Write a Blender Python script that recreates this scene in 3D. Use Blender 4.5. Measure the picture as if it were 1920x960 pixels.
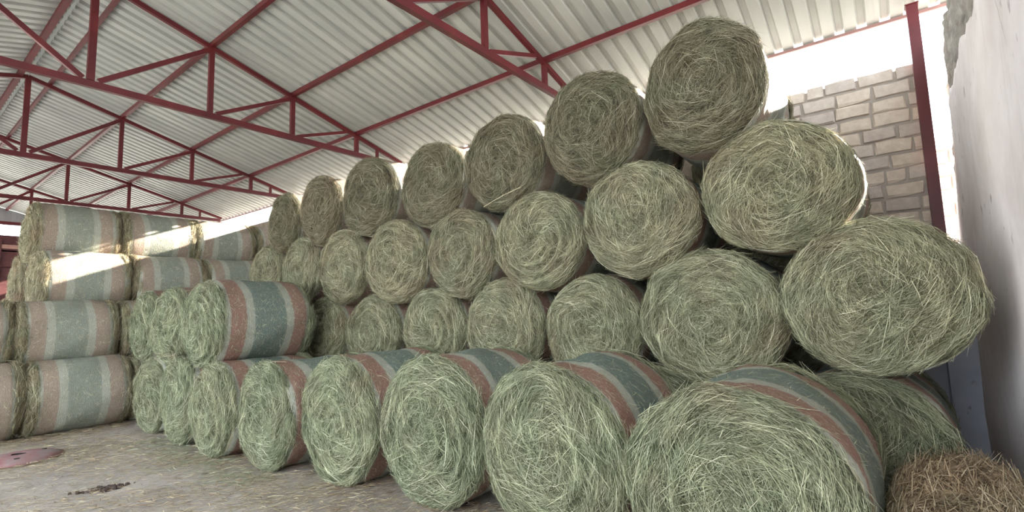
import bpy, math, random
import numpy as np
from mathutils import Matrix, Vector

# ------------------------------------------------------------------ scene, camera, light
for o in list(bpy.data.objects):
    bpy.data.objects.remove(o)
scene = bpy.context.scene
C = scene.collection
random.seed(7)
RNG = np.random.default_rng(11)
EYE = 1.6                                   # camera height above the floor

cam_d = bpy.data.cameras.new('camera')
cam_d.sensor_width = 36.0
cam_d.lens = 931.66 / 1920 * 36
cam_d.clip_start = 0.05
cam_d.clip_end = 400
cam = bpy.data.objects.new('camera', cam_d)
C.objects.link(cam)
RIGHT, UP, FWD = (0.60647, -0.79445, -0.03234), (-0.06522, -0.09024, 0.99378), (0.79243, 0.60059, 0.10654)
cam.matrix_world = Matrix(((RIGHT[0], UP[0], -FWD[0], 0), (RIGHT[1], UP[1], -FWD[1], 0),
                           (RIGHT[2], UP[2], -FWD[2], EYE), (0, 0, 0, 1)))
scene.camera = cam

world = bpy.data.worlds.new('sky')
scene.world = world
world.use_nodes = True
bg = world.node_tree.nodes['Background']
bg.inputs['Color'].default_value = (0.84, 0.94, 1.0, 1)
bg.inputs['Strength'].default_value = 1.0

sun_d = bpy.data.lights.new('sun', 'SUN')
sun_d.energy = 5.0
sun_d.angle = math.radians(0.6)
sun_d.color = (1.0, 0.93, 0.82)
sun = bpy.data.objects.new('sun', sun_d)
C.objects.link(sun)
sun.rotation_euler = Vector((1.0, -0.30, 0.412)).to_track_quat('Z', 'Y').to_euler()
sun.location = (20, -5, 12)

vs = scene.view_settings
vs.view_transform = 'Standard'
vs.look = 'None'
vs.gamma = 1.0
vs.use_curve_mapping = False
vs.exposure = 3.15
scene.cycles.diffuse_bounces = 6
scene.cycles.max_bounces = 10

# ------------------------------------------------------------------ helpers
def link(name, mesh, parent=None, mat=None):
    o = bpy.data.objects.new(name, mesh)
    C.objects.link(o)
    if parent is not None:
        o.parent = parent
    if mat is not None and mesh is not None and len(mesh.materials) == 0:
        mesh.materials.append(mat)
    return o

def tag(o, label=None, cat=None, group=None, kind=None):
    if label: o['label'] = label
    if cat: o['category'] = cat
    if group: o['group'] = group
    if kind: o['kind'] = kind
    return o

def empty(name, loc=(0, 0, 0)):
    o = bpy.data.objects.new(name, None)
    o.empty_display_size = 0.1
    o.location = loc
    C.objects.link(o)
    return o

def pymesh(name, v, f, smooth=False):
    m = bpy.data.meshes.new(name)
    m.from_pydata([tuple(p) for p in v], [], f)
    m.update()
    if smooth:
        m.polygons.foreach_set('use_smooth', [True] * len(m.polygons))
    return m

def quadmesh(name, V, Q, tone=None, smooth=False):
    """mesh from numpy arrays of vertices and quads"""
    m = bpy.data.meshes.new(name)
    V = np.asarray(V, np.float32); Q = np.asarray(Q, np.int32)
    m.vertices.add(len(V)); m.vertices.foreach_set('co', V.ravel())
    m.loops.add(Q.size); m.loops.foreach_set('vertex_index', Q.ravel())
    m.polygons.add(len(Q)); m.polygons.foreach_set('loop_start', np.arange(0, Q.size, 4, dtype=np.int32))
    if tone is not None:
        a = m.attributes.new('tone', 'FLOAT', 'FACE')
        a.data.foreach_set('value', np.asarray(tone, np.float32))
    m.update(calc_edges=True)
    m.polygons.foreach_set('use_smooth', [smooth] * len(Q))
    return m

class MB:
    """collects boxes and bars into one mesh"""
    def __init__(s): s.v = []; s.f = []
    def hexa(s, pts):
        b = len(s.v); s.v += [tuple(p) for p in pts]
        s.f += [tuple(b + i for i in q) for q in ((0,3,2,1),(4,5,6,7),(0,1,5,4),(1,2,6,5),(2,3,7,6),(3,0,4,7))]
    def box(s, x0, x1, y0, y1, z0, z1):
        s.hexa([(x0,y0,z0),(x1,y0,z0),(x1,y1,z0),(x0,y1,z0),(x0,y0,z1),(x1,y0,z1),(x1,y1,z1),(x0,y1,z1)])
    def bar(s, a, b, w, h, upv=(0, 0, 1)):
        """rectangular bar from a to b; w across, h along upv"""
        a, b = Vector(a), Vector(b); d = (b - a).normalized()
        if abs(d.dot(Vector(upv))) > .99: upv = (1, 0, 0)
        sd = d.cross(Vector(upv)).normalized(); u = sd.cross(d).normalized()
        q = []
        for p in (a, b):
            for i, j in ((-1,-1),(1,-1),(1,1),(-1,1)):
                q.append(p + sd * (i * w / 2) + u * (j * h / 2))
        s.hexa(q)
    def lathe(s, prof, n=24, c=(0,0,0)):
        b = len(s.v)
        for r, z in prof:
            for k in range(n):
                t = 2 * math.pi * k / n
                s.v.append((c[0] + r * math.cos(t), c[1] + r * math.sin(t), c[2] + z))
        for i in range(len(prof) - 1):
            for k in range(n):
                k2 = (k + 1) % n
                s.f.append((b + i*n + k, b + i*n + k2, b + (i+1)*n + k2, b + (i+1)*n + k))
    def build(s, name, mat, parent=None, smooth=False):
        return link(name, pymesh(name, s.v, s.f, smooth), parent, mat)

# ------------------------------------------------------------------ materials
def lin(c):
    return tuple(((x/255)/12.92 if x/255 <= 0.04045 else ((x/255 + 0.055)/1.055)**2.4) for x in c) + (1,)

class NT:
    def __init__(s, name, rough=0.85, metallic=0.0, spec=0.25):
        s.m = bpy.data.materials.new(name); s.m.use_nodes = True
        s.t = s.m.node_tree; s.n = s.t.nodes; s.l = s.t.links
        s.b = s.n['Principled BSDF']
        s.b.inputs['Roughness'].default_value = rough
        s.b.inputs['Metallic'].default_value = metallic
        s.b.inputs['Specular IOR Level'].default_value = spec
    def node(s, typ, **kw):
        n = s.n.new(typ)
        for k, v in kw.items():
            if k in n.inputs: n.inputs[k].default_value = v
            else: setattr(n, k, v)
        return n
    def lk(s, a, b): s.l.new(a, b)
    def obj(s):
        return s.node('ShaderNodeTexCoord').outputs['Object']
    def gen_pos(s):
        return s.node('ShaderNodeNewGeometry').outputs['Position']
    def mapping(s, src, scale=(1,1,1), loc=(0,0,0), rot=(0,0,0)):
        n = s.node('ShaderNodeMapping'); n.inputs['Scale'].default_value = scale
        n.inputs['Location'].default_value = loc; n.inputs['Rotation'].default_value = rot
        s.lk(src, n.inputs['Vector']); return n.outputs['Vector']
    def noise(s, src, scale=5, detail=4, rough=0.55, out='Fac'):
        n = s.node('ShaderNodeTexNoise'); n.inputs['Scale'].default_value = scale
        n.inputs['Detail'].default_value = detail; n.inputs['Roughness'].default_value = rough
        if src is not None: s.lk(src, n.inputs['Vector'])
        return n.outputs[out]
    def ramp(s, fac, stops, interp='LINEAR'):
        n = s.node('ShaderNodeValToRGB'); e = n.color_ramp.elements; n.color_ramp.interpolation = interp
        while len(e) < len(stops): e.new(0.5)
        for i, (p, c) in enumerate(stops):
            e[i].position = p; e[i].color = c if len(c) == 4 else tuple(c) + (1,)
        s.lk(fac, n.inputs['Fac']); return n.outputs['Color']
    def mix(s, fac, a, b, mode='MIX'):
        n = s.node('ShaderNodeMix', data_type='RGBA', blend_type=mode)
        for v, i in ((fac, 0), (a, 6), (b, 7)):
            if hasattr(v, 'node'): s.lk(v, n.inputs[i])
            else: n.inputs[i].default_value = v
        return n.outputs[2]
    def math(s, op, a, b=None):
        n = s.node('ShaderNodeMath', operation=op)
        for v, i in ((a, 0), (b, 1)):
            if v is None: continue
            if hasattr(v, 'node'): s.lk(v, n.inputs[i])
            else: n.inputs[i].default_value = v
        return n.outputs[0]
    def bump(s, h, strength=0.4, dist=0.02):
        n = s.node('ShaderNodeBump'); n.inputs['Strength'].default_value = strength
        n.inputs['Distance'].default_value = dist; s.lk(h, n.inputs['Height'])
        s.lk(n.outputs['Normal'], s.b.inputs['Normal'])
    def color(s, c):
        if hasattr(c, 'node'): s.lk(c, s.b.inputs['Base Color'])
        else: s.b.inputs['Base Color'].default_value = c
        return s

# hay palettes: obj.color = (greenness, brightness, brownness)
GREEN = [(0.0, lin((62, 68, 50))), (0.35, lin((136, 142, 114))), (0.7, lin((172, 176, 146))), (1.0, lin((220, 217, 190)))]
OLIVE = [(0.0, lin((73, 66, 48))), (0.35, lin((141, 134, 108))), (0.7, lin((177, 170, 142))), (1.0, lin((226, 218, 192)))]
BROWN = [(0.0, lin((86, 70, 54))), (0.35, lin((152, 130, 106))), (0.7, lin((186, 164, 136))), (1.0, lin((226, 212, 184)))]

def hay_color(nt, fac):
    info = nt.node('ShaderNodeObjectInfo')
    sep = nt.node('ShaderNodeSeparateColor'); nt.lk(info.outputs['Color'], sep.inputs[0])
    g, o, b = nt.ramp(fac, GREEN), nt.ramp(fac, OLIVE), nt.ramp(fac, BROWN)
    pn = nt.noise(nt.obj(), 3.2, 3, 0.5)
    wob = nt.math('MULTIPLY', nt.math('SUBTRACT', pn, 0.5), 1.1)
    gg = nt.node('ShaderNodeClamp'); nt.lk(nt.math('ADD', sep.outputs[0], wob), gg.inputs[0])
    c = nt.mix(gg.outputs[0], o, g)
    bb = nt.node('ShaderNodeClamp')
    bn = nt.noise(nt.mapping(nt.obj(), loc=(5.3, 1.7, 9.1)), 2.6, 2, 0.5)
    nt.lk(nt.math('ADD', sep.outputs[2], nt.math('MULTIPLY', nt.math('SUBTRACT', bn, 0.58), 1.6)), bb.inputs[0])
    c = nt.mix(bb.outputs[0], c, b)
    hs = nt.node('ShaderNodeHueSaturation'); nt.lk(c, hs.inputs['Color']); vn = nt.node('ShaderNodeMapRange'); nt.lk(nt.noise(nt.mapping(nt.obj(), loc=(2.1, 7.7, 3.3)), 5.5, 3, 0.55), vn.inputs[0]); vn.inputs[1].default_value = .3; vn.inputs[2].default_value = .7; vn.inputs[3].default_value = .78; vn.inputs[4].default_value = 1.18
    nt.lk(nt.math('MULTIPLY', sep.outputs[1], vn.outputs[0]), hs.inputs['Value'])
    return hs.outputs['Color']

def hay_strand_material():
    nt = NT('hay_strands', 0.7, spec=0.25)
    at = nt.node('ShaderNodeAttribute'); at.attribute_name = 'tone'
    col = hay_color(nt, at.outputs['Fac'])
    nt.color(col)
    tr = nt.node('ShaderNodeBsdfTranslucent'); nt.lk(col, tr.inputs['Color'])
    mx = nt.node('ShaderNodeMixShader'); mx.inputs[0].default_value = 0.22
    nt.lk(nt.b.outputs[0], mx.inputs[1]); nt.lk(tr.outputs[0], mx.inputs[2])
    out = nt.n['Material Output']; nt.lk(mx.outputs[0], out.inputs['Surface'])
    return nt.m

def hay_body_material():
    nt = NT('packed_hay', 0.9, spec=0.1)
    v = nt.mapping(nt.obj(), (1.0, 1.0, 1.0))
    n1 = nt.noise(v, 46, 6, 0.7)
    f = nt.node('ShaderNodeMapRange'); f.inputs[1].default_value = 0.3; f.inputs[2].default_value = 0.75
    f.inputs[3].default_value = 0.0; f.inputs[4].default_value = 0.62
    nt.lk(n1, f.inputs[0])
    nt.color(hay_color(nt, f.outputs[0]))
    nt.bump(n1, 0.8, 0.02)
    return nt.m

def net_material():
    nt = NT('net_wrap', 0.6, spec=0.3)
    ob = nt.obj()
    sep = nt.node('ShaderNodeSeparateXYZ'); nt.lk(ob, sep.inputs[0])
    info = nt.node('ShaderNodeObjectInfo')
    wobble = nt.math('MULTIPLY', nt.math('SUBTRACT', nt.noise(ob, 4, 2), 0.5), 0.03)
    shift = nt.math('MULTIPLY', nt.math('SUBTRACT', info.outputs['Random'], 0.5), 0.05)
    x = nt.math('ADD', nt.math('ADD', sep.outputs[0], wobble), shift)
    u = nt.math('DIVIDE', x, 1.2)
    red, teal, pale, hayc = lin((138, 84, 82)), lin((66, 98, 102)), lin((146, 148, 138)), lin((158, 148, 122))
    S = [(0.0, hayc), (0.04, pale), (0.095, red), (0.25, pale), (0.335, teal), (0.665, pale), (0.75, red), (0.905, pale), (0.965, hayc)]
    band = nt.ramp(u, S, 'CONSTANT')
    soft = nt.ramp(u, [(0.0, hayc), (0.075, pale), (0.11, red), (0.235, red), (0.265, pale), (0.32, pale), (0.35, teal), (0.65, teal),
                       (0.68, pale), (0.735, pale), (0.765, red), (0.89, red), (0.92, pale), (0.97, hayc)])
    c = nt.mix(0.6, band, soft)
    age = nt.node('ShaderNodeSeparateColor'); nt.lk(info.outputs['Color'], age.inputs[0])
    fade = nt.node('ShaderNodeClamp'); nt.lk(nt.math('MULTIPLY_ADD', age.outputs[2], 2.0), fade.inputs[0]); fade.inputs[2].default_value = 0.42; fade.inputs[0].links[0].from_node.inputs[2].default_value = 0.0
    c = nt.mix(fade.outputs[0], c, lin((182, 178, 164)))
    # hay seen through the mesh
    hn = nt.noise(nt.mapping(ob, (5, 1, 1)), 30, 5, 0.75)
    hf = nt.node('ShaderNodeMapRange'); nt.lk(hn, hf.inputs[0]); hf.inputs[1].default_value = 0.35; hf.inputs[2].default_value = 0.7
    hc = nt.ramp(hf.outputs[0], [(0.0, lin((62, 58, 42))), (0.5, lin((118, 112, 86))), (1.0, lin((182, 174, 142)))])
    pn = nt.noise(ob, 9, 5, 0.7)
    fac = nt.math('MULTIPLY_ADD', pn, 0.75); fac.node.inputs[2].default_value = 0.04
    c = nt.mix(fac, c, hc)
    fl = nt.noise(nt.mapping(ob, (1.4, 1, 1)), 75, 3, 0.6)
    c = nt.mix(nt.ramp(fl, [(0.60, (0,)*3), (0.70, (0.6,)*3)]), c, lin((200, 198, 182)))
    # threads running round the bale
    w = nt.node('ShaderNodeTexWave', wave_type='BANDS', bands_direction='X')
    w.inputs['Scale'].default_value = 22; w.inputs['Distortion'].default_value = 0.6; w.inputs['Detail'].default_value = 1
    nt.lk(ob, w.inputs['Vector'])
    th = nt.math('POWER', w.outputs['Fac'], 3.0)
    isp = nt.ramp(u, [(0.0, (0.15,)*3), (0.04, (0.95,)*3), (0.095, (0.15,)*3), (0.25, (1,)*3), (0.335, (0.25,)*3), (0.665, (1,)*3),
                      (0.75, (0.2,)*3), (0.905, (0.95,)*3), (0.965, (0.15,)*3)], 'CONSTANT')
    brk = nt.noise(nt.mapping(ob, (14, 3, 3)), 6, 2)
    tf = nt.math('MULTIPLY', nt.math('MULTIPLY', th, isp), brk)
    c = nt.mix(nt.math('MULTIPLY', tf, 1.1), c, lin((200, 203, 196)))
    nt.color(c)
    h = nt.math('ADD', nt.math('MULTIPLY', hn, 0.7), nt.math('MULTIPLY', th, 0.10))
    nt.bump(h, 0.55, 0.018)
    return nt.m

def red_steel():
    nt = NT('red_oxide_steel', 0.45, spec=0.4)
    n = nt.noise(nt.gen_pos(), 2.2, 4)
    nt.color(nt.ramp(n, [(0.3, lin((78, 21, 27))), (0.6, lin((94, 28, 33))), (0.8, lin((112, 46, 44)))]))
    return nt.m

def roof_metal():
    nt = NT('galvanised_sheet', 0.42, metallic=0.0, spec=0.45)
    n = nt.noise(nt.mapping(nt.gen_pos(), (0.6, 2.5, 1)), 1.2, 4)
    nt.color(nt.ramp(n, [(0.3, lin((158, 160, 157))), (0.7, lin((178, 179, 175)))]))
    return nt.m

def plaster_material(name, c0, c1, c2, crack=True):
    nt = NT(name, 0.92, spec=0.15)
    p = nt.gen_pos()
    n1 = nt.noise(p, 1.3, 6, 0.62)
    c = nt.ramp(n1, [(0.3, c0), (0.55, c1), (0.75, c2)])
    streak = nt.noise(nt.mapping(p, (3, 3, 0.35)), 2.4, 5, 0.65)
    c = nt.mix(nt.ramp(streak, [(0.58, (0,)*3), (0.76, (0.35,)*3)]), c, lin((176, 166, 152)))
    spots = nt.noise(nt.mapping(p, (1, 1, 0.5)), 9, 3, 0.6)
    c = nt.mix(nt.ramp(spots, [(0.66, (0,)*3), (0.74, (0.6,)*3)]), c, lin((112, 102, 92)))
    if crack:
        vo = nt.node('ShaderNodeTexVoronoi', feature='DISTANCE_TO_EDGE'); vo.inputs['Scale'].default_value = 0.9
        wob = nt.mix(0.12, p, nt.noise(p, 3, 4, 0.6, 'Color'))
        nt.lk(wob, vo.inputs['Vector'])
        cm = nt.ramp(vo.outputs['Distance'], [(0.0, (0.5,)*3), (0.005, (0,)*3)])
        gate = nt.ramp(nt.noise(p, 1.1, 2), [(0.60, (0,)*3), (0.66, (1,)*3)])
        c = nt.mix(nt.mix(1.0, cm, gate, 'MULTIPLY'), c, lin((96, 88, 80)))
    nt.color(c)
    nt.bump(nt.noise(p, 14, 6, 0.6), 0.25, 0.02)
    return nt.m

def earth_core_material():
    nt = NT('crumbling_earth', 0.95, spec=0.05)
    n = nt.noise(nt.gen_pos(), 6, 6, 0.7)
    nt.color(nt.ramp(n, [(0.3, lin((120, 114, 108))), (0.55, lin((160, 154, 146))), (0.75, lin((190, 184, 176)))]))
    nt.bump(n, 0.7, 0.04)
    return nt.m

def brick_material(i):
    pal = [((190, 176, 166), (212, 200, 190)), ((182, 168, 160), (204, 192, 184)), ((198, 182, 168), (220, 206, 192))][i]  # tones lightened and greyed to carry some of the lens glare
    nt = NT('mud_brick_tone_%d' % i, 0.95, spec=0.08)
    n = nt.noise(nt.gen_pos(), 11, 5, 0.65)
    nt.color(nt.ramp(n, [(0.3, lin(pal[0])), (0.7, lin(pal[1]))]))
    nt.bump(n, 0.5, 0.02)
    return nt.m

def mortar_material(name, a, b, bricks=False):
    nt = NT(name, 0.95, spec=0.05)
    p = nt.gen_pos()
    n = nt.noise(p, 7, 5, 0.6)
    c = nt.ramp(n, [(0.3, lin(a)), (0.7, lin(b))])
    if bricks:
        br = nt.node('ShaderNodeTexBrick'); br.inputs['Scale'].default_value = 1.0
        br.inputs['Brick Width'].default_value = 0.36; br.inputs['Row Height'].default_value = 0.165
        br.inputs['Mortar Size'].default_value = 0.014
        br.inputs['Color1'].default_value = lin((190, 170, 154)); br.inputs['Color2'].default_value = lin((176, 158, 144))
        nt.lk(c, br.inputs['Mortar'])
        nt.lk(nt.mapping(p, rot=(math.radians(-90), 0, math.radians(-90))), br.inputs['Vector'])
        c = br.outputs['Color']
    nt.color(c)
    nt.bump(n, 0.4, 0.02)
    return nt.m

def floor_material():
    nt = NT('trodden_earth', 0.95, spec=0.08)
    p = nt.gen_pos()
    n1 = nt.noise(p, 0.9, 5, 0.6)
    c = nt.ramp(n1, [(0.3, lin((152, 144, 138))), (0.55, lin((176, 167, 160))), (0.75, lin((190, 181, 174)))])
    n2 = nt.noise(nt.mapping(p, (1.0, 3.0, 1), rot=(0, 0, math.radians(40))), 11, 6, 0.72)
    c = nt.mix(nt.ramp(n2, [(0.5, (0,)*3), (0.72, (0.7,)*3)]), c, lin((196, 184, 162)))
    n3 = nt.noise(p, 5, 4, 0.6)
    c = nt.mix(nt.ramp(n3, [(0.58, (0,)*3), (0.75, (0.5,)*3)]), c, lin((124, 112, 104)))
    nt.color(c)
    nt.bump(n2, 0.9, 0.03)
    return nt.m

def plain(name, c, rough=0.7, var=0.12, scale=8, metallic=0.0):
    nt = NT(name, rough, metallic)
    a = tuple(max(0, x * (1 - var)) for x in lin(c)[:3]); b = tuple(min(1, x * (1 + var)) for x in lin(c)[:3])
    nt.color(nt.ramp(nt.noise(nt.gen_pos(), scale, 4), [(0.35, a), (0.65, b)]))
    return nt.m

M_STRAND, M_BODY, M_NET = hay_strand_material(), hay_body_material(), net_material()
M_RED, M_ROOF = red_steel(), roof_metal()
M_PLASTER = plaster_material('limewash_plaster', lin((214, 203, 200)), lin((230, 221, 220)), lin((240, 234, 234)))
M_LOWPL = plaster_material('bluish_render', lin((152, 154, 166)), lin((172, 174, 186)), lin((186, 188, 196)), False)
M_CORE = earth_core_material()
M_BRICK = [brick_material(i) for i in range(3)]
M_MORTAR = mortar_material('mud_mortar', (158, 148, 140), (178, 168, 160))
M_BRICKFAR = mortar_material('far_mud_bricks', (118, 106, 96), (140, 128, 116), True)
M_FLOOR = floor_material()
M_GROUND = plain('dry_earth', (176, 170, 160), 0.95, 0.12, 0.6)
M_GABLE = plain('grey_gable_sheet', (150, 152, 158), 0.5, 0.06, 2)
M_TRAILER = plain('dark_red_paint', (86, 50, 50), 0.6, 0.2, 4)
M_RAIL = plain('faded_pink_rail', (170, 128, 116), 0.7, 0.12, 5)
M_RUBBER_HOLE = plain('black_rubber_and_hole_shade', (40, 38, 38), 0.85, 0.1, 6)  # tyres, and the painted dark inside the disc's holes
M_PITSOIL = plain('damp_dark_soil', (84, 72, 68), 0.95, 0.3, 14)
M_TWINE = plain('pale_twine', (190, 178, 150), 0.8, 0.1, 20)

# ------------------------------------------------------------------ measures of the shed (unit u fixed by the truss fit)
U = 3.1
T = [0.5332 * U, 0.9966 * U, 1.4227 * U, 1.8458 * U, 2.0049 * U, 2.1746 * U]      # ridge, four posts, heel (X)
ZB = EYE + U                               # bottom chord
ZK, SL = 0.4831 * U, 0.27392               # king post height, roof slope
TP = [1.1774 * U, 2.6038 * U, 3.9988 * U, 5.3949 * U, 6.8288 * U]                 # trusses along Y
RX = T[0]
def ztop(x): return ZB + ZK - SL * abs(x - RX)
SH = 0.075                                 # sheets lie this far above the chord line
EAVE = 7.06
Y0, Y1 = -1.05, 8.24 * U                   # near end against the white wall, far gable
COLX, COLY = 6.82, -0.455
WALLX = 6.93                               # face of the brick wall
WTOP = EYE + 0.369 * WALLX
PW = -0.62                                 # face of the white wall (plane y = PW)

# ------------------------------------------------------------------ ground and floor
def make_floor():
    xs = np.linspace(-3.9, 7.2, 112); ys = np.linspace(-0.9, 27, 160)
    X, Y = np.meshgrid(xs, ys, indexing='ij')
    Z = 0.008 * np.sin(X * 3.1 + 1.3 * np.sin(Y * 1.7)) * np.sin(Y * 2.3 + X) + 0.006 * np.sin(X * 9.0 + Y * 5) * np.sin(Y * 7.7)
    pit = np.exp(-(((X - 1.58) * 0.9 + (Y - 6.36) * 0.25) / 0.22) ** 2 - ((Y - 6.36 + 0.3 * (X - 1.58)) / 0.12) ** 2)
    Z = Z - 0.05 * pit - 0.012
    V = np.stack([X, Y, Z], -1).reshape(-1, 3)
    ny = len(ys); i, j = np.meshgrid(np.arange(len(xs) - 1), np.arange(ny - 1), indexing='ij')
    a = (i * ny + j).ravel()
    Q = np.stack([a, a + ny, a + ny + 1, a + 1], -1)
    m = quadmesh('floor', V, Q, smooth=True)
    o = link('floor', m, None, M_FLOOR)
    tag(o, 'trodden earth floor of the shed strewn with chaff', 'floor', kind='structure')
make_floor()
g = MB(); g.box(-140, 160, -140, 160, -0.6, -0.06)
tag(g.build('ground', M_GROUND), 'dry bare earth yard outside the shed', 'ground', kind='structure')

# ------------------------------------------------------------------ roof: ribbed sheets
def sheet_mesh(name, x_in, x_out, w, ribs):
    """one sheet lying in the slope; runs from x_in (ridge side) to x_out (eave), rib profile along y"""
    per = w / ribs
    prof = []
    for k in range(ribs):
        b = k * per
        prof += [(b, 0), (b + per * 0.54, 0), (b + per * 0.64, 0.046), (b + per * 0.90, 0.046)]
    prof.append((w, 0))
    prof.append((w + per * 0.2, 0.0))
    v, f = [], []
    t = 0.0015
    for x in (x_in, x_out):
        z = ztop(x) + SH
        for (y, h) in prof: v.append((x, y, z + h))
    n = len(prof)
    for x in (x_in, x_out):
        z = ztop(x) + SH
        for (y, h) in prof: v.append((x, y, z + h + t))
    for i in range(n - 1):
        f.append((i, i + 1, n + i + 1, n + i))
        f.append((2*n + i, 3*n + i, 3*n + i + 1, 2*n + i + 1))
        f.append((n + i, n + i + 1, 3*n + i + 1, 3*n + i))
        f.append((i + 1, i, 2*n + i, 2*n + i + 1))
    return pymesh(name, v, f)

SW = 0.88
NS = int(math.ceil((Y1 - Y0) / SW))
for nm, xi, xo in (('roof_side_eave', RX + 0.025, EAVE), ('roof_side_yard', RX - 0.025, 2 * RX - EAVE)):
    root = empty(nm, (0, Y0, 0))
    tag(root, 'ribbed galvanised roof slope above the tall hay stack' if 'eave' in nm else 'ribbed galvanised roof slope on the open yard side', 'roof', kind='structure')
    me = sheet_mesh('roof_sheet', xi, xo, SW, 4)
    for k in range(NS):
        o = link('roof_sheet', me, root, M_ROOF)
        o.location = (0, k * SW, 0.002 * (k % 2))
rc = MB()
zr = ztop(RX) + SH + 0.068
for s in (-1, 1):
    rc.hexa([(RX, Y0, zr), (RX + s*0.2, Y0, zr - 0.2*SL), (RX + s*0.2, Y1, zr - 0.2*SL), (RX, Y1, zr),
             (RX, Y0, zr+.004), (RX + s*0.2, Y0, zr - 0.2*SL+.004), (RX + s*0.2, Y1, zr - 0.2*SL+.004), (RX, Y1, zr+.004)])
tag(rc.build('ridge_capping', M_ROOF), 'folded grey ridge capping along the roof top', 'ridge cap', kind='structure')

# purlins: rectangular tubes along Y just under the sheets
def purlin(x, w, h, label):
    z = ztop(x) + SH - h / 2 - 0.004
    m = MB(); m.bar((x, Y0 + 0.02, z), (x, Y1, z), w, h)
    tag(m.build('roof_purlin', M_RED), label, 'purlin', 'red roof purlins')
purlin(T[3], 0.06, 0.075, 'red roof purlin nearest the eave above the tall stack')
purlin(T[2], 0.06, 0.075, 'red roof purlin second up from the eave above the tall stack')
purlin(T[1], 0.06, 0.075, 'red roof purlin third up from the eave above the tall stack')
purlin(RX + 0.3, 0.05, 0.06, 'thin red roof purlin just below the ridge, stack side')
purlin(RX - 0.12, 0.075, 0.08, 'thick red roof purlin just below the ridge, yard side')
for k, nm in ((1, 'upper'), (2, 'middle'), (3, 'lower')):
    purlin(2 * RX - T[k], 0.06, 0.075, '%s red roof purlin on the open yard slope' % nm)
M_EAVE = plain('glare_paled_angle', (150, 116, 112), 0.6, 0.1, 4)  # red greyed to put the lens glare into the colour
ep = MB(); ez = ztop(EAVE - 0.03) + SH - 0.028
ep.bar((EAVE - 0.03, Y0, ez), (EAVE - 0.03, Y1, ez), 0.03, 0.035)
tag(ep.build('eave_angle', M_EAVE), 'slim red steel angle, paled by painted-in glare, along the eave over the brick wall', 'eave angle')

# trusses
def truss(y, label, cols=True):
    root = empty('roof_truss', (RX, y, ZB))
    tag(root, label, 'truss', 'red steel roof trusses')
    def member(name, a, b, w, h):
        m = MB(); m.bar((a[0] - RX, 0, a[1] - ZB), (b[0] - RX, 0, b[1] - ZB), w, h)
        m.build(name, M_RED, root)
    L = 2 * RX
    member('bottom_chord', (L - T[5] - .05, ZB), (T[5] + .05, ZB), 0.065, 0.09)
    for s in (0, 1):
        q = (lambda p: p) if s == 0 else (lambda p: (L - p[0], p[1]))
        member('top_chord', q((RX - 0.0, ztop(RX) - .01)), q((T[5] + 0.1, ztop(T[5] + 0.1) - .01)), 0.055, 0.07)
        for k in (1, 2, 3, 4):
            member('post', q((T[k], ZB + .05)), q((T[k], ztop(T[k]) - .045)), 0.06 if k < 4 else 0.045, 0.07 if k < 4 else 0.05)
        member('diagonal', q((T[0] + .08, ZB + .06)), q((T[1] - .03, ztop(T[1]) - .05)), 0.05, 0.065)
        member('diagonal', q((T[1] + .08, ZB + .05)), q((T[2] - .03, ztop(T[2]) - .05)), 0.05, 0.06)
        member('diagonal', q((T[2] + .08, ZB + .04)), q((T[3] - .22, ztop(T[3] - .22) - .05)), 0.05, 0.055)
    member('king_post', (RX, ZB + .05), (RX, ztop(RX) - .05), 0.07, 0.08)
for y, lab in zip(TP, ('nearest red steel roof truss, ending above the top hay bales', 'second red steel roof truss from the white wall, full web in view',
                       'third red steel roof truss from the white wall', 'fourth red steel roof truss, just above the striped bale stack',
                       'farthest red steel roof truss beside the grey gable')):
    truss(y, lab)

# columns
def column(x, y, top, label, z0=0.0):
    root = empty('steel_column', (x, y, z0))
    top -= z0
    tag(root, label, 'column', 'red steel columns')
    m = MB(); m.box(-.05, .05, -.05, .05, 0.012, top); m.build('shaft', M_RED, root)
    m = MB(); m.box(-.1, .1, -.1, .1, -0.05, 0.012); m.build('base_plate', M_RED, root)
    m = MB(); m.box(-.06, .06, -.06, .06, top, top + .012); m.build('cap_plate', M_RED, root)
column(COLX, COLY, ztop(COLX) - 0.01, 'red steel column beside the brick wall and the white wall', 1.4)
for y, n in zip(TP, ('nearest', 'second', 'third', 'fourth', 'farthest')):
    column(COLX, y, ZB - .055 - .015, 'red steel column under the eave heel of the %s truss' % n)
    column(2 * RX - COLX, y, ZB - .055 - .015, 'red steel column on the yard side under the %s truss' % n)

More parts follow.
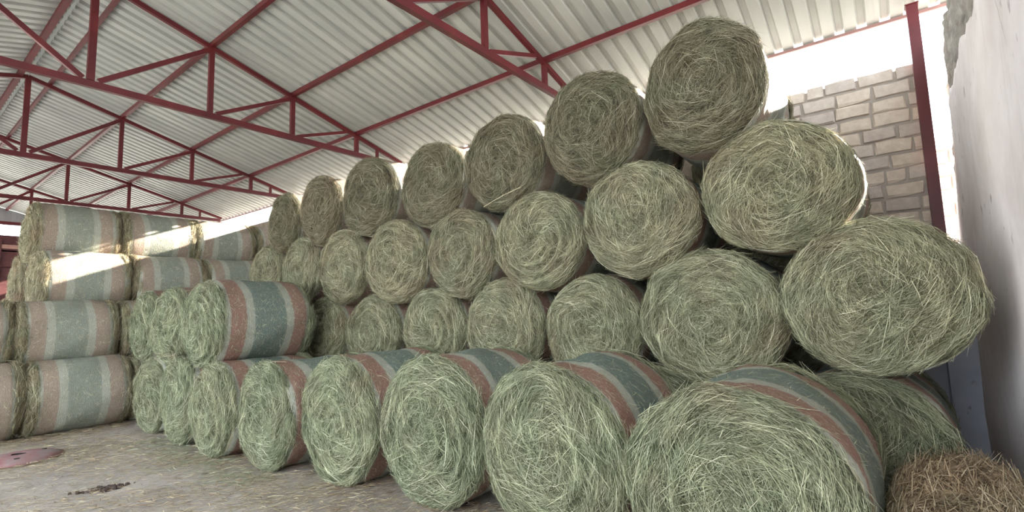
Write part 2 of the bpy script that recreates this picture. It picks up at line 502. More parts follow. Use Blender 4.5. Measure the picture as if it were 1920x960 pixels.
# ------------------------------------------------------------------ walls
# brick wall along the eave
wr = empty('wall_right', (WALLX, COLY - .03, 0))
tag(wr, 'low mud brick wall behind the tall hay stack with a gap under the eave', 'wall', kind='structure')
BY0, BY1, BZ0 = COLY - .03, 1.66, 2.05  # near end added unseen behind the column to shade its back face
m = MB(); m.box(0.014, 0.27, 0, BY1 - BY0, 0.0, WTOP - .02); m.build('mortar_bed', M_MORTAR, wr)
m = MB(); m.box(-0.004, 0.27, BY1 - BY0, 4.0, 0.0, WTOP); m.box(-0.004, 0.27, 4.0, Y1 - BY0, 0.0, WTOP + .16); m.build('far_brickwork', M_BRICKFAR, wr)  # far part raised to narrow the sun strip on the striped stack
m = MB(); m.box(-0.004, 0.014, 0, BY1 - BY0, 0.0, BZ0); m.build('lower_render', M_LOWPL, wr)
def brick_mesh(seed, L=0.33, H=0.14, D=0.12):
    r = random.Random(seed); v = []
    b = 0.010
    for (x, ins) in ((-0.012, b), (0.004, 0.0), (D, 0.0)):
        for (y, z) in ((0, 0), (L/2, 0), (L, 0), (L, H), (L/2, H), (0, H)):
            yy = min(max(y, ins), L - ins); zz = min(max(z, ins), H - ins)
            v.append((x + r.uniform(-.004, .004), yy + r.uniform(-.009, .009), zz + r.uniform(-.010, .010)))
    f = [(0,5,4,1), (1,4,3,2)]
    for k in range(2):
        for i in range(6):
            j = (i + 1) % 6
            f.append((k*6 + i, k*6 + j, (k+1)*6 + j, (k+1)*6 + i))
    return pymesh('brick', v, f)
bms = []
for s in range(9):
    bm_ = brick_mesh(s); bm_.materials.append(M_BRICK[s % 3]); bms.append(bm_)
row = 0
z = BZ0
rr = random.Random(5)
while z < WTOP - 0.10:
    y = -rr.uniform(0.0, 0.3)
    while y < BY1 - BY0 - 0.05:
        w = rr.choice((0.33, 0.33, 0.33, 0.3, 0.17))
        y0, y1 = max(y, 0.0), min(y + w, BY1 - BY0)
        if y1 - y0 > 0.07:
            o = link('brick', rr.choice(bms), wr)
            o.location = (rr.uniform(-.007, .007), y0, z + rr.uniform(-.006, .006))
            o.scale = (1, (y1 - y0) / 0.33, rr.uniform(0.95, 1.04))
        y += w + rr.uniform(0.016, 0.032)
    z += 0.165
    row += 1

# low rendered wall that closes the corner
m = MB(); m.box(6.70, WALLX + .25, PW - .2, COLY + .07, -0.05, 1.35)
tag(m.build('wall_corner', M_LOWPL), 'low bluish rendered wall in the dark corner by the white wall', 'wall', kind='structure')

# white wall along X, plaster skin over a crumbling core
ww = empty('wall_end', (0, PW, 0))
tag(ww, 'white limewashed end wall with broken plaster and dark stains', 'wall', kind='structure')
def wall_core():
    xs = np.concatenate([np.linspace(-3.6, 4, 12), np.linspace(4.2, 7.25, 46)]); zs = np.linspace(-0.05, 4.36, 70)
    def wob(a, b): return (0.5*np.sin(7.3*a + 3*np.sin(2.1*b)) + 0.3*np.sin(15*b + 5*np.sin(3*a)) + 0.35*np.sin(23*a + 9*b) + 0.3*np.sin(31*b - 17*a))
    v, f = [], []
    nz = len(zs)
    def endx(z): return -0.25 + 0.1*math.sin(2.2*z + 1) + 0.05*math.sin(7*z) + 0.03*math.sin(17*z) - (0.9 * max(0, z - 4.1))
    for side in (0, 1):
        for i, x in enumerate(xs):
            for zz in zs:
                xx = x + (endx(zz) * max(0, (x - 5.5) / 1.75) if x > 5.5 else 0)
                d = 0.03 * float(wob(x, zz))
                v.append((xx, (-0.055 + d) if side == 0 else (-0.42 + d), zz))
    n = len(xs) * nz
    for i in range(len(xs) - 1):
        for j in range(nz - 1):
            a = i*nz + j
            f.append((a, a + 1, a + nz + 1, a + nz))
            f.append((n + a, n + a + nz, n + a + nz + 1, n + a + 1))
    for j in range(nz - 1):
        a = (len(xs) - 1) * nz + j
        f.append((a, a + 1, n + a + 1, n + a)); 
        f.append((j + 1, j, n + j, n + j + 1))
    for i in range(len(xs) - 1):
        a = i*nz + nz - 1
        f.append((a, n + a, n + a + nz, a + nz))
    return pymesh('earth_core', v, f, True)
link('earth_core', wall_core(), ww, M_CORE)
def plaster_skin():
    # upper and end outline of the skin (x, z), irregular
    def ztop_p(x):
        base = np.interp(x, [-4, 3, 4.7, 5.4, 6.1, 6.45, 6.62, 6.75], [4.0, 3.75, 3.64, 3.62, 3.62, 3.52, 3.42, 3.25])
        return base + 0.05*math.sin(5*x) + 0.03*math.sin(13*x + 1) + 0.015*math.sin(37*x)
    def xend(z):
        return np.interp(z, [0, 0.35, 0.5, 0.62, 0.9, 1.5, 2.3, 3.0, 3.4], [6.5, 6.95, 7.25, 7.0, 6.8, 6.9, 7.2, 6.75, 6.5]) + 0.025*math.sin(11*z) + 0.012*math.sin(31*z)
    us = np.concatenate([np.linspace(0, 0.7, 14), np.linspace(0.72, 1, 30)]); ws = np.linspace(0, 1, 60)
    v, f = [], []
    for lay in (0, 1):
        for u_ in us:
            for w_ in ws:
                zg = w_ * 3.5
                x = -3.6 + u_ * (xend(zg) + 3.6)
                z = -0.05 + w_ * (ztop_p(x) + 0.05)
                bulge = 0.006*math.sin(1.3*x + 1.1*z) + 0.003*math.sin(4*z - 2*x)
                edge = min(1, (1 - u_) * 14) * min(1, (1 - w_) * 16)
                y = (bulge + 0.012 * edge - 0.004) if lay == 0 else -0.09
                v.append((x, y, z))
    nw = len(ws); n = len(us) * nw
    for i in range(len(us) - 1):
        for j in range(nw - 1):
            a = i*nw + j
            f.append((a, a + 1, a + nw + 1, a + nw)); f.append((n + a, n + a + nw, n + a + nw + 1, n + a + 1))
    for j in range(nw - 1):
        a = (len(us) - 1) * nw + j
        f.append((a, a + 1, n + a + 1, n + a))
    for i in range(len(us) - 1):
        a = i*nw + nw - 1
        f.append((a, n + a, n + a + nw, a + nw))
    return pymesh('plaster', v, f, True)
link('plaster', plaster_skin(), ww, M_PLASTER)

# block wall in the yard seen through the slit
yw = empty('wall_yard', (8.6, -2.0, 0))
tag(yw, 'pale block wall outside, seen through the slit by the column', 'wall', kind='structure')
m = MB(); m.box(0.03, 0.28, 0, 1.75, 0, 3.7); m.build('mortar_bed', M_MORTAR, yw)
M_BLOCK = plain('pale_pink_block', (226, 204, 196), 0.9, 0.1, 9)
blk = brick_mesh(41, 0.4, 0.155, 0.12); blk.materials.append(M_BLOCK)
for r_ in range(21):
    y = 0.0 if r_ % 2 else -0.2
    while y < 1.7:
        y0, y1 = max(0, y), min(1.72, y + 0.4)
        o = link('block', blk, yw); o.location = (rr.uniform(-.01, .01) + .01, y0, 0.02 + r_ * 0.175); o.scale = (1, (y1 - y0) / 0.4, 1)
        y += 0.418

# far gable
gb = empty('wall_gable', (RX, Y1 + .02, 0))
tag(gb, 'grey sheeted gable hanging at the far end above an open gap', 'gable', kind='structure')
GZ = EYE + 3.67
def gable_sheet(x0, x1):
    v, f = [], []
    n = 8
    for k in range(n + 1):
        x = x0 + (x1 - x0) * k / n
        yy = 0.03 if k % 4 in (2, 3) else 0.0
        zt_ = max(GZ + .05, ztop(x + RX) + 0.05)
        v += [(x, yy, GZ), (x, yy, zt_)]
    for k in range(n): f.append((2*k, 2*k + 2, 2*k + 3, 2*k + 1))
    mm = pymesh('gable_sheet', v, f)
    return mm
x = -4.6
while x < 4.6:
    link('gable_sheet', gable_sheet(x, x + .9), gb, M_GABLE); x += 0.9

# ------------------------------------------------------------------ hay
R0, L0 = 0.56, 1.2          # nominal bale radius and length
CR = 0.065                  # rounded shoulder

def face_noise(k):
    r = np.random.default_rng(100 + k)
    waves = [(r.uniform(2, 7) * np.array([math.cos(a), math.sin(a)]), r.uniform(0, 6.28), r.uniform(.003, .009)) for a in r.uniform(0, 6.28, 9)]
    waves += [(r.uniform(10, 24) * np.array([math.cos(a), math.sin(a)]), r.uniform(0, 6.28), r.uniform(.0015, .0045)) for a in r.uniform(0, 6.28, 12)]
    pitch = r.uniform(.10, .17); sp = r.uniform(0, 6.28); sgn = 1
    samp = r.uniform(.010, .022)
    dent = r.uniform(0, .07); dw = r.uniform(.08, .2); dc = r.uniform(-.06, .06, 2)
    arcs = [(r.uniform(.22, .5), r.uniform(0, 6.28), r.uniform(.5, 1.3), r.uniform(.02, .055), r.uniform(.016, .04)) for _ in range(r.integers(3, 7))]
    def h(qx, qy):
        s = np.hypot(qx, qy); th = np.arctan2(qy, qx)
        z = np.zeros_like(qx)
        for kv, ph, a in waves: z = z + a * np.sin(kv[0]*qx + kv[1]*qy + ph)
        fade = np.clip(s / .12, 0, 1) * np.clip((R0 + .05 - s) / .15, 0, 1)
        ph_ = 2*math.pi*s/pitch - sgn*th + sp + .5*np.sin(2*th + sp)
        z = z + samp * fade * (np.sin(ph_) - .45*np.sin(2*ph_) + .2*np.sin(3*ph_))
        z = z - dent * np.exp(-(((qx-dc[0])**2 + (qy-dc[1])**2) / dw**2))
        for ra, ta, wa, da, ww_ in arcs:
            dth = np.abs((th - ta + math.pi) % (2*math.pi) - math.pi)
            z = z - da * np.exp(-((s - ra) / ww_)**2) * np.clip(1 - dth / wa, 0, 1)
        return z
    return h

DOME = 0.05
def surf(qx, qy, h, off=0.0):
    """azimuthal map of the end and shoulder of a bale to 3-D (axis = +x into the bale)"""
    s = np.hypot(qx, qy); s = np.maximum(s, 1e-5)
    cx, cy = qx / s, qy / s
    f0 = R0 - CR; arc = CR * math.pi / 2
    a = np.clip((s - f0) / CR, 0, math.pi / 2)
    r = np.where(s < f0, s, f0 + CR * np.sin(a))
    x = np.where(s < f0, 0.0, CR * (1 - np.cos(a))) + np.maximum(0, s - f0 - arc)
    x = x - DOME * np.clip(1 - (s / R0)**2, 0, 1)
    nx, nr = -np.cos(a), np.sin(a)
    d = h(qx, qy) * np.clip((f0 + arc + .12 - s) / .1, 0.25, 1) + off
    return np.stack([x + nx*d, (r + nr*d)*cx, (r + nr*d)*cy], -1), np.stack([nx, nr*cx, nr*cy], -1)

def ribbons(P0, P1, P2, W, width, tone):
    n = len(P0)
    w = W * (width[:, None] / 2)
    V = np.empty((n, 6, 3))
    V[:, 0] = P0 - w*.55; V[:, 1] = P0 + w*.55; V[:, 2] = P1 - w; V[:, 3] = P1 + w; V[:, 4] = P2 - w*.4; V[:, 5] = P2 + w*.4
    b = (np.arange(n) * 6)[:, None]
    Q = np.concatenate([b + np.array([[0, 1, 3, 2]]), b + np.array([[2, 3, 5, 4]])], 1).reshape(-1, 4)
    return V.reshape(-1, 3), Q, np.repeat(tone, 2)

def face_strands(k, n=17000):
    r = np.random.default_rng(500 + k); h = face_noise(k)
    SM = R0 - CR + CR*math.pi/2 + 0.005
    s = SM * np.sqrt(r.uniform(0, 1, n)); th = r.uniform(0, 2*math.pi, n)
    qx, qy = s*np.cos(th), s*np.sin(th)
    # clumps share a direction
    ph = r.uniform(0, 6.28, 6); kv = r.normal(0, 1, (6, 2)) * 7
    clump = sum(np.sin(kv[i, 0]*qx + kv[i, 1]*qy + ph[i]) for i in range(6)) * 0.27
    sig = np.interp(s, [0, .12, .3, .48, SM], [1.3, .75, .42, .28, .26])
    dev = r.normal(0, 1, n) * sig + clump * np.interp(s, [0, .3, SM], [1.6, .95, .3]) + 0.06
    wild = r.uniform(0, 1, n) < .08
    dev = np.where(wild, r.uniform(-1.57, 1.57, n), dev)
    tang = th + math.pi/2
    ang = tang + dev
    ln = r.gamma(4.5, .031, n).clip(.04, .30) * np.interp(s, [0, .2, SM], [.7, 1, 1.1])
    dx, dy = np.cos(ang), np.sin(ang)
    follow = np.clip(np.cos(dev), 0, 1)**2
    bend = (ln**2 / (8*np.maximum(s, .12))) * follow + r.normal(0, .006, n)
    stalk = r.uniform(0, 1, n) < .022
    ln = np.where(stalk, r.uniform(.18, .36, n), ln); bend = np.where(stalk, bend*.4, bend)
    lay = np.where(stalk, r.uniform(.75, 1.1, n), r.uniform(0, 1, n))
    l1 = -.010 + .036*lay**1.6
    t0, t2 = r.normal(0, .010, n), r.normal(0, .010, n)
    fly = r.uniform(0, 1, n) < .045
    t2 = np.where(fly, r.uniform(.01, .06, n), t2)
    rimfly = (s > R0 - .06) & (r.uniform(0, 1, n) < .13)
    t2 = np.where(rimfly, r.uniform(.01, .055, n), t2)
    ux, uy = qx/np.maximum(s, 1e-4), qy/np.maximum(s, 1e-4)
    P0, _ = surf(qx - dx*ln/2 - ux*bend*.5, qy - dy*ln/2 - uy*bend*.5, h); P1, N = surf(qx + ux*bend*.5, qy + uy*bend*.5, h)
    P2, _ = surf(qx + dx*ln/2 - ux*bend*.5, qy + dy*ln/2 - uy*bend*.5, h)
    P0 = P0 + N*(l1 + np.maximum(t0, -.012))[:, None]; P1 = P1 + N*l1[:, None]; P2 = P2 + N*(l1 + np.maximum(t2, -.012))[:, None]
    D = P2 - P0; D /= np.linalg.norm(D, axis=1, keepdims=True) + 1e-9
    S = np.cross(D, N); S /= np.linalg.norm(S, axis=1, keepdims=True) + 1e-9
    roll = r.normal(0, .7, n)
    W = S*np.cos(roll)[:, None] + N*np.sin(roll)[:, None]
    width = np.where(stalk, r.uniform(.003, .0045, n), r.uniform(.0016, .0044, n))
    wl, wp = r.uniform(.05, .11), r.uniform(0, 6.28)
    tone = np.clip(r.beta(1.5, 1.8, n) * .85 + .10*np.sin(2*math.pi*s/wl - th + wp + 1.3*clump) + np.where(r.uniform(0, 1, n) < .10, .3, 0) + np.where(stalk, .16, 0), 0, 1)
    return quadmesh('hay_strands', *ribbons(P0, P1, P2, W, width, tone))

def side_r(th, x, k):
    return R0 + .008*np.sin(3*th + k + 4*x) + .006*np.sin(5*th - 2*k + 7*x) + .004*np.sin(9*th + 13*x + k) + .010*np.sin(math.pi*x/L0)

def body_mesh(k):
    h = face_noise(k); n = 72
    th = np.linspace(0, 2*math.pi, n, endpoint=False)
    f0 = R0 - CR; arc = CR*math.pi/2
    ss = np.concatenate([[0.004], np.linspace(.03, f0, 15), f0 + arc*np.linspace(.2, 1, 5)])
    rings = []
    for s in ss:
        P, _ = surf(s*np.cos(th), s*np.sin(th), h, -.012); rings.append(P)
    for x in np.linspace(CR + .04, L0 - CR - .04, 13):
        rr_ = side_r(th, x, k % 4) - .008; rings.append(np.stack([np.full(n, x), rr_*np.cos(th), rr_*np.sin(th)], -1))
    for s in ss[::-1]:
        # the back end is the front turned half round the upright
        t2 = math.pi - th
        P, _ = surf(s*np.cos(t2), s*np.sin(t2), h, -.012)
        rings.append(np.stack([L0 - P[:, 0], -P[:, 1], P[:, 2]], -1))
    V = np.concatenate(rings); nr = len(rings)
    i, j = np.meshgrid(np.arange(nr - 1), np.arange(n), indexing='ij')
    a = (i*n + j).ravel(); b = (i*n + (j + 1) % n).ravel()
    return quadmesh('packed_hay', V, np.stack([a, a + n, b + n, b], -1), smooth=True)

def wrap_mesh(k):
    n = 72; th = np.linspace(0, 2*math.pi, n, endpoint=False)
    r = np.random.default_rng(900 + k)
    xs = np.linspace(.048, L0 - .048, 14)
    rings = []
    for q, x in enumerate(xs):
        edge = 1.0 if q in (0, len(xs) - 1) else 0.0
        xx = x + edge*(.012*np.sin(4*th + k) + .006*np.sin(11*th))
        rad = side_r(th, x, k) + .010 - .012*edge + r.normal(0, .0025, n)
        rings.append(np.stack([xx, rad*np.cos(th), rad*np.sin(th)], -1))
    inner = [p*np.array([1, .985, .985]) for p in (rings[-1], rings[0])]
    rings = rings + inner + [rings[0]]
    V = np.concatenate(rings[:-1]); nr = len(rings) - 1
    Q = []
    for i_ in range(nr):
        i2 = (i_ + 1) % nr
        for j in range(n):
            j2 = (j + 1) % n
            Q.append((i_*n + j, i2*n + j, i2*n + j2, i_*n + j2))
    return quadmesh('net_wrap', V, Q, smooth=True)

def fuzz_mesh(k, n=1500):
    r = np.random.default_rng(1300 + k)
    x = r.uniform(.08, L0 - .08, n); th = r.uniform(0, 2*math.pi, n); rad = side_r(th, x, k) + .012
    N = np.stack([np.zeros(n), np.cos(th), np.sin(th)], -1); Tn = np.stack([np.zeros(n), -np.sin(th), np.cos(th)], -1)
    X = np.tile([1., 0, 0], (n, 1))
    a = r.normal(0, .9, n)
    D = Tn*np.cos(a)[:, None] + X*np.sin(a)[:, None]
    ln = r.uniform(.02, .10, n)[:, None]
    c = np.stack([x, rad*np.cos(th), rad*np.sin(th)], -1)
    up = np.where(r.uniform(0, 1, n) < .10, r.uniform(.008, .03, n), r.uniform(0, .006, n))[:, None]
    P0 = c - D*ln/2 - N*(ln**2/8/R0) - N*.002; P1 = c + N*.002; P2 = c + D*ln/2 + N*up
    S = np.cross(D, N)
    return quadmesh('loose_strands', *ribbons(P0, P1, P2, S, r.uniform(.002, .004, n), r.uniform(.35, 1, n)))

NV = 10
STRANDS = [face_strands(k) for k in range(NV)]
BODIES = [body_mesh(k) for k in range(NV)]
WRAPS = [wrap_mesh(k) for k in range(4)]
FUZZ = [fuzz_mesh(k) for k in range(4)]
for m_ in STRANDS + FUZZ: m_.materials.append(M_STRAND)
for m_ in BODIES: m_.materials.append(M_BODY)
for m_ in WRAPS: m_.materials.append(M_NET)

bale_no = 0
def bale(x, y, z, ry, rz, label, group, tint, yaw=0.0, pitch=0.0, length=L0, var=None, twine=False):
    """hay bale; x = plane of the front rim, (y, z) = centre of the end; axis along +X"""
    global bale_no
    k = (bale_no * 7 + 3) % NV if var is None else var
    roll = (bale_no * 2.399) % (2*math.pi)
    r = random.Random(bale_no + 50)
    bale_no += 1
    root = empty('hay_bale')
    S = Matrix.Diagonal((length / L0, ry / R0, rz / R0, 1))
    root.matrix_world = Matrix.Translation((x, y, z)) @ Matrix.Rotation(yaw, 4, 'Z') @ Matrix.Rotation(pitch, 4, 'Y') @ S
    tag(root, label, 'hay bale', group)
    g_, v_, b_ = tint
    col = (min(1, max(0, g_ + r.uniform(-.08, .08))), v_ * r.uniform(.96, 1.04), max(0, b_ + r.uniform(-.04, .06)), 1)
    turn = Matrix.Rotation(roll, 4, 'X')
    back = Matrix.Translation((L0, 0, 0)) @ Matrix.Rotation(math.pi, 4, 'Z')
    def add(name, mesh, mat, parent):
        o = link(name, mesh, parent); o.matrix_basis = mat; o.color = col; return o
    pk = add('packed_hay', BODIES[k], turn, root)
    net = add('net_wrap', WRAPS[k % 4], turn, root)
    for mt in (Matrix.Identity(4), back):
        tag(add('hay_strands', STRANDS[k], mt, pk), kind='stuff')
    tag(add('loose_strands', FUZZ[k % 4], Matrix.Identity(4), net), kind='stuff')
    return root

ORD = ['first', 'second', 'third', 'fourth', 'fifth', 'sixth', 'seventh', 'eighth', 'ninth']
def R_(): return random.uniform(-1, 1)

# front row on the floor: (face x, centre y, ry, rz)
FR = [(2.78, 0.745, .580, .575), (2.95, 2.00, .580, .600), (2.97, 3.22, .595, .605), (2.86, 4.39, .58, .595),
      (2.70, 5.475, .525, .555), (2.60, 6.52, .515, .54), (2.62, 7.60, .53, .55), (2.66, 8.74, .555, .535)]
GF = 'pale green bales in the front row'
for i, (x, y, ry, rz) in enumerate(FR):
    lab = ['huge pale green hay bale in the floor row, beside the brown straw heap',
           'pale green hay bale in the floor row, second from the brown straw heap'][i] if i < 2 else \
          'pale green hay bale in the front floor row, %s from the brown straw heap' % ORD[i]
    bale(x, y, rz - .012, ry, rz, lab, GF, (.78, 1.04, 0.0), yaw=0.02*R_(), length=1.18, var=[0, 4, 7, 2, 9, 5, 1, 6][i])
SR = [(2.64, 6.93, .545, .535, 1.545), (2.66, 8.08, .57, .52, 1.53), (2.68, 9.2, .54, .52, 1.53)]
for i, (x, y, ry, rz, z) in enumerate(SR):
    bale(x, y, z, ry, rz, ['pale green hay bale on top of the front row with striped wrap in full view',
                           'pale green hay bale on top of the front row, middle of three',
                           'pale green hay bale on top of the front row, next to the striped stack'][i],
         'green bales on top of the front row', (.9, 1.02, 0.0), yaw=0.02*R_(), length=1.19, var=[3, 8, 0][i])

# tall stack against the brick wall
XW = 4.17
K = XW
W1 = [(.257, .434, .121, .136), (.512, .414, .127, .132), (.777, .388, .132, .132), (1.047, .374, .135, .127), (1.340, .385, .140, .128), (1.623, .380, .120, .128), (1.886, .372, .118, .128)]
W2 = [(.143, .211, .131, .127), (.415, .186, .133, .133), (.672, .166, .130, .130), (.928, .159, .125, .126), (1.205, .159, .138, .130), (1.490, .166, .134, .132), (1.754, .170, .127, .13), (2.008, .172, .127, .13)]
W3 = [(.011, .001, .132, .129), (.278, -.028, .139, .134), (.536, -.050, .123, .127), (.789, -.047, .125, .127), (1.045, -.052, .130, .127), (1.324, -.056, .135, .127), (1.60, -.055, .13, .127), (1.87, -.055, .13, .127), (2.13, -.055, .13, .127)]
W4 = [(.052, -.254, .130, .130), (.400, -.254, .13, .130), (.665, -.254, .13, .13), (.925, -.254, .13, .13), (1.185, -.254, .13, .13), (1.455, -.254, .13, .13), (1.73, -.254, .13, .13), (2.0, -.254, .13, .13)]
def settle(rows4):
    """let the bales of the tiers press against each other without running into one another"""
    L = [[r, q[0], q[1], q[2], q[3]] for r, t_ in enumerate(rows4) for q in t_]
    for _ in range(40):
        for i, a in enumerate(L):
            for b in L[i + 1:]:
                dy, dz = b[1] - a[1], b[2] - a[2]; d = math.hypot(dy, dz)
                if d > .36: continue
                c_, s_ = dy/d, dz/d
                ov = 1/math.hypot(c_/a[3], s_/a[4]) + 1/math.hypot(c_/b[3], s_/b[4]) - d
                if ov > .003:
                    for q in (a, b):
                        w_ = 1.6 if q[0] == 3 else 1.0
                        q[3] -= .12*ov*abs(c_)*w_; q[4] -= .12*ov*abs(s_)*w_
    return [[tuple(q[1:]) for q in L if q[0] == r] for r in range(4)]
W1, W2, W3, W4 = settle((W1, W2, W3, W4))
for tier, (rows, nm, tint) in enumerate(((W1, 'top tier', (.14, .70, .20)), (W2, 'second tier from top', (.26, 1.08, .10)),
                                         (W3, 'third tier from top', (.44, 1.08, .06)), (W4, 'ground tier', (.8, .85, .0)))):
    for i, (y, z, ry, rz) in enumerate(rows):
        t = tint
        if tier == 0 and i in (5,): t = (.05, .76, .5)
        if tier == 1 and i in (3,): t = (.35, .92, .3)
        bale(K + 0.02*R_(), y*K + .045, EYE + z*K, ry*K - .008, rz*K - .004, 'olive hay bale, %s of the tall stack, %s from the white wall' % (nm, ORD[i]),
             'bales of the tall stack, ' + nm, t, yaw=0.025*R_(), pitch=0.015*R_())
# a second row behind it, near the white wall
for i, (y, z) in enumerate([(.62, .52), (1.74, .52), (2.86, .52), (1.18, 1.34), (2.3, 1.34), (1.12, 2.17), (2.24, 2.17), (1.06, 3.02)]):
    bale(5.46, y + (0.02 if i == 0 else 0), z + .02, .545, .53,
         ['%s bale of the hidden back row against the brick wall, %s' % (a, b) for a, b in
          (('first', 'on the floor'), ('second', 'on the floor'), ('third', 'on the floor'), ('first', 'one tier up'), ('second', 'one tier up'),
           ('first', 'two tiers up'), ('second', 'two tiers up'))][i] if i < 7 else 'sunlit wrapped bale peeping out behind the top tier by the brick wall',
         'bales of the back row', (.4, .95, .05))

# striped stack at the far end: bales lie end to end along X, stepped back tier by tier
LT = [(10.2, .525), (10.72, 1.43), (11.25, 2.30), (11.77, 3.18)]
starts = [[.30, 1.56, 2.80], [.22, 1.47, 2.74], [1.76, 3.0, 4.2, 5.42], [1.72, 2.96, 4.16, 5.42]]
tnames = ['floor tier', 'second tier', 'third tier', 'top tier']
for ti, ((y, z), xs) in enumerate(zip(LT, starts)):
    for i, x in enumerate(xs):
        bale(x, y, z, .525, .525, 'striped hay bale, %s of the far stack, %s from its open end' % (tnames[ti], ORD[i]),
             'striped bales of the far stack', (.25, 1.05, .42), yaw=0.015*R_(), length=1.17)
# rows further back that show their ends
for i, (x, y, z) in enumerate([(1.6, 11.25, .525), (1.55, 12.3, .525), (1.5, 11.77, 1.435), (1.5, 12.82, 1.435), (1.66, 12.3, 2.30)]):
    bale(x, y, z, .525, .525, ['straw-coloured bale end in the back of the far stack, %s' % q for q in
         ('floor tier, just behind the front', 'floor tier, deepest', 'second tier, just behind the front', 'second tier, deepest', 'third tier behind the top bale')][i],
         'back bales of the far stack', (.2, 1.05, .55), length=1.17)

# ------------------------------------------------------------------ straw on the floor, heap, small things
def litter(name, n, xr, yr, seed, lens, label, green, keep=None, lift=.012):
    r = np.random.default_rng(seed)
    x = r.uniform(*xr, n); y = r.uniform(*yr, n)
    if keep is not None:
        q = keep(x, y, r); x, y = x[q], y[q]; n = len(x)
    a = r.normal(-.75, .55, n)
    D = np.stack([np.cos(a), np.sin(a), np.zeros(n)], -1); ln = r.uniform(*lens, n)[:, None]
    c = np.stack([x, y, r.uniform(-.006, lift, n)], -1)
    sd = np.stack([-np.sin(a), np.cos(a), r.normal(0, .3, n)], -1)
    bend = r.normal(0, .004, n)[:, None]*sd
    up = np.zeros((n, 3)); up[:, 2] = r.uniform(-.003, .008, n)
    m_ = quadmesh(name, *ribbons(c - D*ln/2, c + bend + up, c + D*ln/2 + up*r.normal(.3, 1, (n, 1)), sd, r.uniform(.003, .007, n), r.beta(2.4, 2.2, n)))
    o = link(name, m_, None, M_STRAND); o.color = (green, 1.12 if green < .5 else .95, .9 if green < .5 else 0, 1)
    tag(o, label, 'straw', kind='stuff')
def patchy(x, y, r):
    f = .5 + .5*np.sin(2.3*x + 1.7*np.sin(1.1*y))*np.sin(1.9*y + x)
    return r.uniform(0, 1, len(x)) < .2 + .8*f
litter('straw_litter', 42000, (.5, 3.3), (2.3, 10.0), 3, (.025, .11), 'short dry straw trodden into the earth floor', .2, patchy)
litter('green_hay_litter', 2600, (1.95, 2.75), (5.0, 8.2), 4, (.05, .16), 'loose green hay fallen in front of the bale row', .9,
       lambda x, y, r: r.uniform(0, 1, len(x)) < np.exp(-((x - 2.5)/.3)**2))
litter('brown_straw_litter', 2200, (.3, 2.75), (9.2, 10.0), 5, (.05, .18), 'brown straw drift along the foot of the striped stack', .1,
       lambda x, y, r: r.uniform(0, 1, len(x)) < np.exp(-((y - 9.85)/.3)**2))

def heap():
    root = empty('straw_heap', (3.62, -.205, 0))
    tag(root, 'heap of loose brown straw between the nearest bale and the white wall', 'straw heap')
    nx, ny = 44, 28
    A, B = np.meshgrid(np.linspace(-1, 1, nx), np.linspace(-1, 1, ny), indexing='ij')
    X = A*.78; Y = B*.37
    env = (1 - np.abs(A)**4.5)*(1 - np.abs(B)**4)
    H = .605*env**.42 + env*(.03*np.sin(7*X + 2) * np.sin(6*Y) + .02*np.sin(17*X + 9*Y) + .03*np.sin(3*X - 5*Y))
    H = np.maximum(H, 0) - .015
    V = np.stack([X, Y, H], -1).reshape(-1, 3)
    i, j = np.meshgrid(np.arange(nx - 1), np.arange(ny - 1), indexing='ij'); a = (i*ny + j).ravel()
    o = link('straw_mound', quadmesh('straw_mound', V, np.stack([a, a + ny, a + ny + 1, a + 1], -1), smooth=True), root, M_BODY); o.color = (0, .95, 1, 1)
    r = np.random.default_rng(77); n = 9000
    u, v = r.uniform(-.99, .99, n), r.uniform(-.99, .99, n)
    def hh(A, B):
        A = np.clip(A, -1, 1); B = np.clip(B, -1, 1); e = (1 - np.abs(A)**4.5)*(1 - np.abs(B)**4); X, Y = A*.78, B*.37
        return np.stack([X, Y, np.maximum(.605*np.maximum(e, 0)**.42 + e*(.03*np.sin(7*X + 2)*np.sin(6*Y) + .02*np.sin(17*X + 9*Y) + .03*np.sin(3*X - 5*Y)), 0) - .01], -1)
    a = r.uniform(0, 6.28, n); ln = r.gamma(5, .024, n).clip(.04, .25)
    du, dv = np.cos(a)*ln/2/.78, np.sin(a)*ln/2/.37
    P0, P1, P2 = hh(u - du, v - dv), hh(u, v), hh(u + du, v + dv)
    lift = r.uniform(0, .025, n)[:, None]*np.array([0, 0, 1.]); tip = (r.uniform(0, 1, n)**5*.09)[:, None]*np.array([0, 0, 1.])
    P0, P1, P2 = P0 + lift, P1 + lift*1.2, P2 + lift + tip
    W = np.cross(P2 - P0, np.array([0, 0, 1.]) + r.normal(0, .4, (n, 3))); W /= np.linalg.norm(W, axis=1, keepdims=True) + 1e-9
    o = link('straw_strands', quadmesh('straw_strands', *ribbons(P0, P1, P2, W, r.uniform(.003, .006, n), r.beta(2.4, 2, n))), root, M_STRAND)
    o.color = (0, 1.0, 1, 1); tag(o, kind='stuff')
heap()

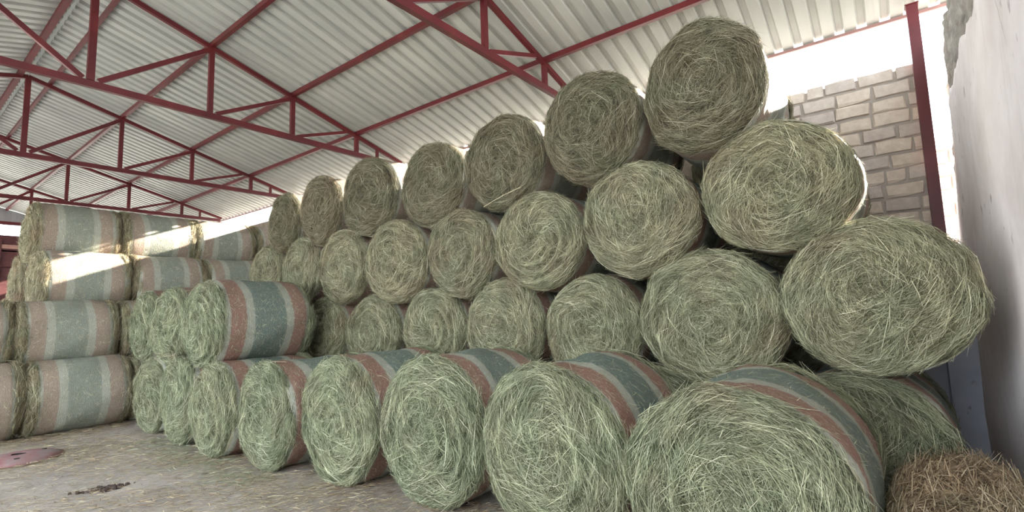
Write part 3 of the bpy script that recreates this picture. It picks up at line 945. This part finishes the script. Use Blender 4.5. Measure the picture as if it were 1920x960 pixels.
# plough disc lying on the floor
def plough_disc():
    nt = NT('worn_red_disc', 0.6, spec=0.3)
    n = nt.noise(nt.gen_pos(), 5, 4)
    nt.color(nt.ramp(n, [(0.35, lin((134, 120, 120))), (0.5, lin((138, 106, 106))), (0.7, lin((134, 86, 88)))]))
    root = empty('disc_blade', (1.30, 8.55, 0))
    tag(root, 'worn reddish round metal disc lying on the floor before the striped stack', 'metal disc')
    m_ = MB(); m_.lathe([(.07, .060), (.10, .064), (.22, .056), (.34, .034), (.41, .006), (.41, -.012), (.34, .020), (.20, .044), (.07, .050), (.07, .060)], 36)
    m_.build('dish', nt.m, root, True)
    m_ = MB(); m_.lathe([(.001, .048), (.068, .048), (.069, .035), (.001, .035)], 20); m_.build('centre_hole_shade', M_RUBBER_HOLE, root)  # solid black plug paints the shade inside the hole
    for a in (0.3, 2.4, 4.5):
        m_ = MB(); m_.lathe([(.001, 0), (.016, 0), (.016, -.008), (.001, -.008)], 10)  # flat black discs paint the shade of bolt holes
        o = m_.build('bolt_hole_shade', M_RUBBER_HOLE, root); o.location = (.25*math.cos(a), .25*math.sin(a), .056)
        o.scale = (1.6, 1, 1)
plough_disc()

# damp clods in the shallow pit
m_ = MB()
rp = random.Random(3)
for q in range(90):
    t = rp.gauss(0, .11); s_ = rp.uniform(.006, .016)
    cx, cy = 1.58 + t, 6.36 - .30*t + rp.gauss(0, .03)
    pts = []
    for zz, kk in ((-.06, 1.6), (s_*.5 - .02, .7)):
        for (i_, j_) in ((-1,-1),(1,-1),(1,1),(-1,1)):
            pts.append((cx + i_*s_*kk*rp.uniform(.7, 1.4), cy + j_*s_*kk*rp.uniform(.6, 1.2), zz + rp.uniform(-.004, .004)))
    m_.hexa(pts)
o = m_.build('dark_soil_patch', M_PITSOIL)
tag(o, 'dark damp patch of crumbled soil in the floor', 'soil patch', kind='stuff')

# pale twine hanging across a bale of the top tier
def twine():
    pts = [Vector((4.13, 3.50, 2.735)), Vector((4.10, 3.36, 2.765)), Vector((4.09, 3.18, 2.81)), Vector((4.12, 2.98, 2.865))]
    m_ = MB()
    for a, b in zip(pts[:-1], pts[1:]): m_.bar(a, b, .005, .005)
    tag(m_.build('twine', M_TWINE), 'pale strand of twine across a top tier bale', 'twine')
twine()

# trailer standing beyond the far stack
def trailer():
    root = empty('farm_trailer', (2.2, 22.5, 0))
    tag(root, 'dark red farm trailer with pink rail beyond the striped stack', 'trailer')
    m_ = MB(); m_.box(-2.6, 1.6, -1.0, 1.0, 1.0, 1.15); m_.build('bed', M_TRAILER, root)
    for y_ in (-1.02, 1.02):
        for z0 in (1.2, 1.75, 2.3, 2.85, 3.4, 3.86):
            m_ = MB(); m_.box(-2.6, 1.6, y_ - .02, y_ + .02, z0, z0 + .5); m_.build('side_board', M_TRAILER, root)
        m_ = MB(); m_.box(-2.65, 1.65, y_ - .05, y_ + .05, 3.95, 4.07); m_.build('rail', M_RAIL, root)
        m_ = MB(); m_.box(-2.65, 1.65, y_ - .04, y_ + .04, 4.2, 4.34); m_.build('rail', M_TRAILER, root)
        for x_ in (-2.5, -1.1, .3, 1.5):
            m_ = MB(); m_.box(x_ - .05, x_ + .05, y_ - .06, y_ + .06, 1.0, 4.3); m_.build('post', M_TRAILER, root)
    for x_ in (-1.6, .8):
        for y_ in (-.85, .85):
            m_ = MB(); m_.lathe([(.12, -.12), (.42, -.13), (.5, -.08), (.5, .08), (.42, .13), (.12, .12)], 24)
            o = m_.build('wheel', M_RUBBER_HOLE, root); o.rotation_euler = (math.pi/2, 0, 0); o.location = (x_, y_, .47)
    m_ = MB(); m_.bar((-1.6, -.9, .47), (-1.6, .9, .47), .1, .1); m_.build('axle', M_TRAILER, root)
    m_ = MB(); m_.bar((.8, -.9, .47), (.8, .9, .47), .1, .1); m_.build('axle', M_TRAILER, root)
    m_ = MB(); m_.box(-2.4, 1.4, -.4, .4, .5, 1.0); m_.build('chassis', M_TRAILER, root)
trailer()
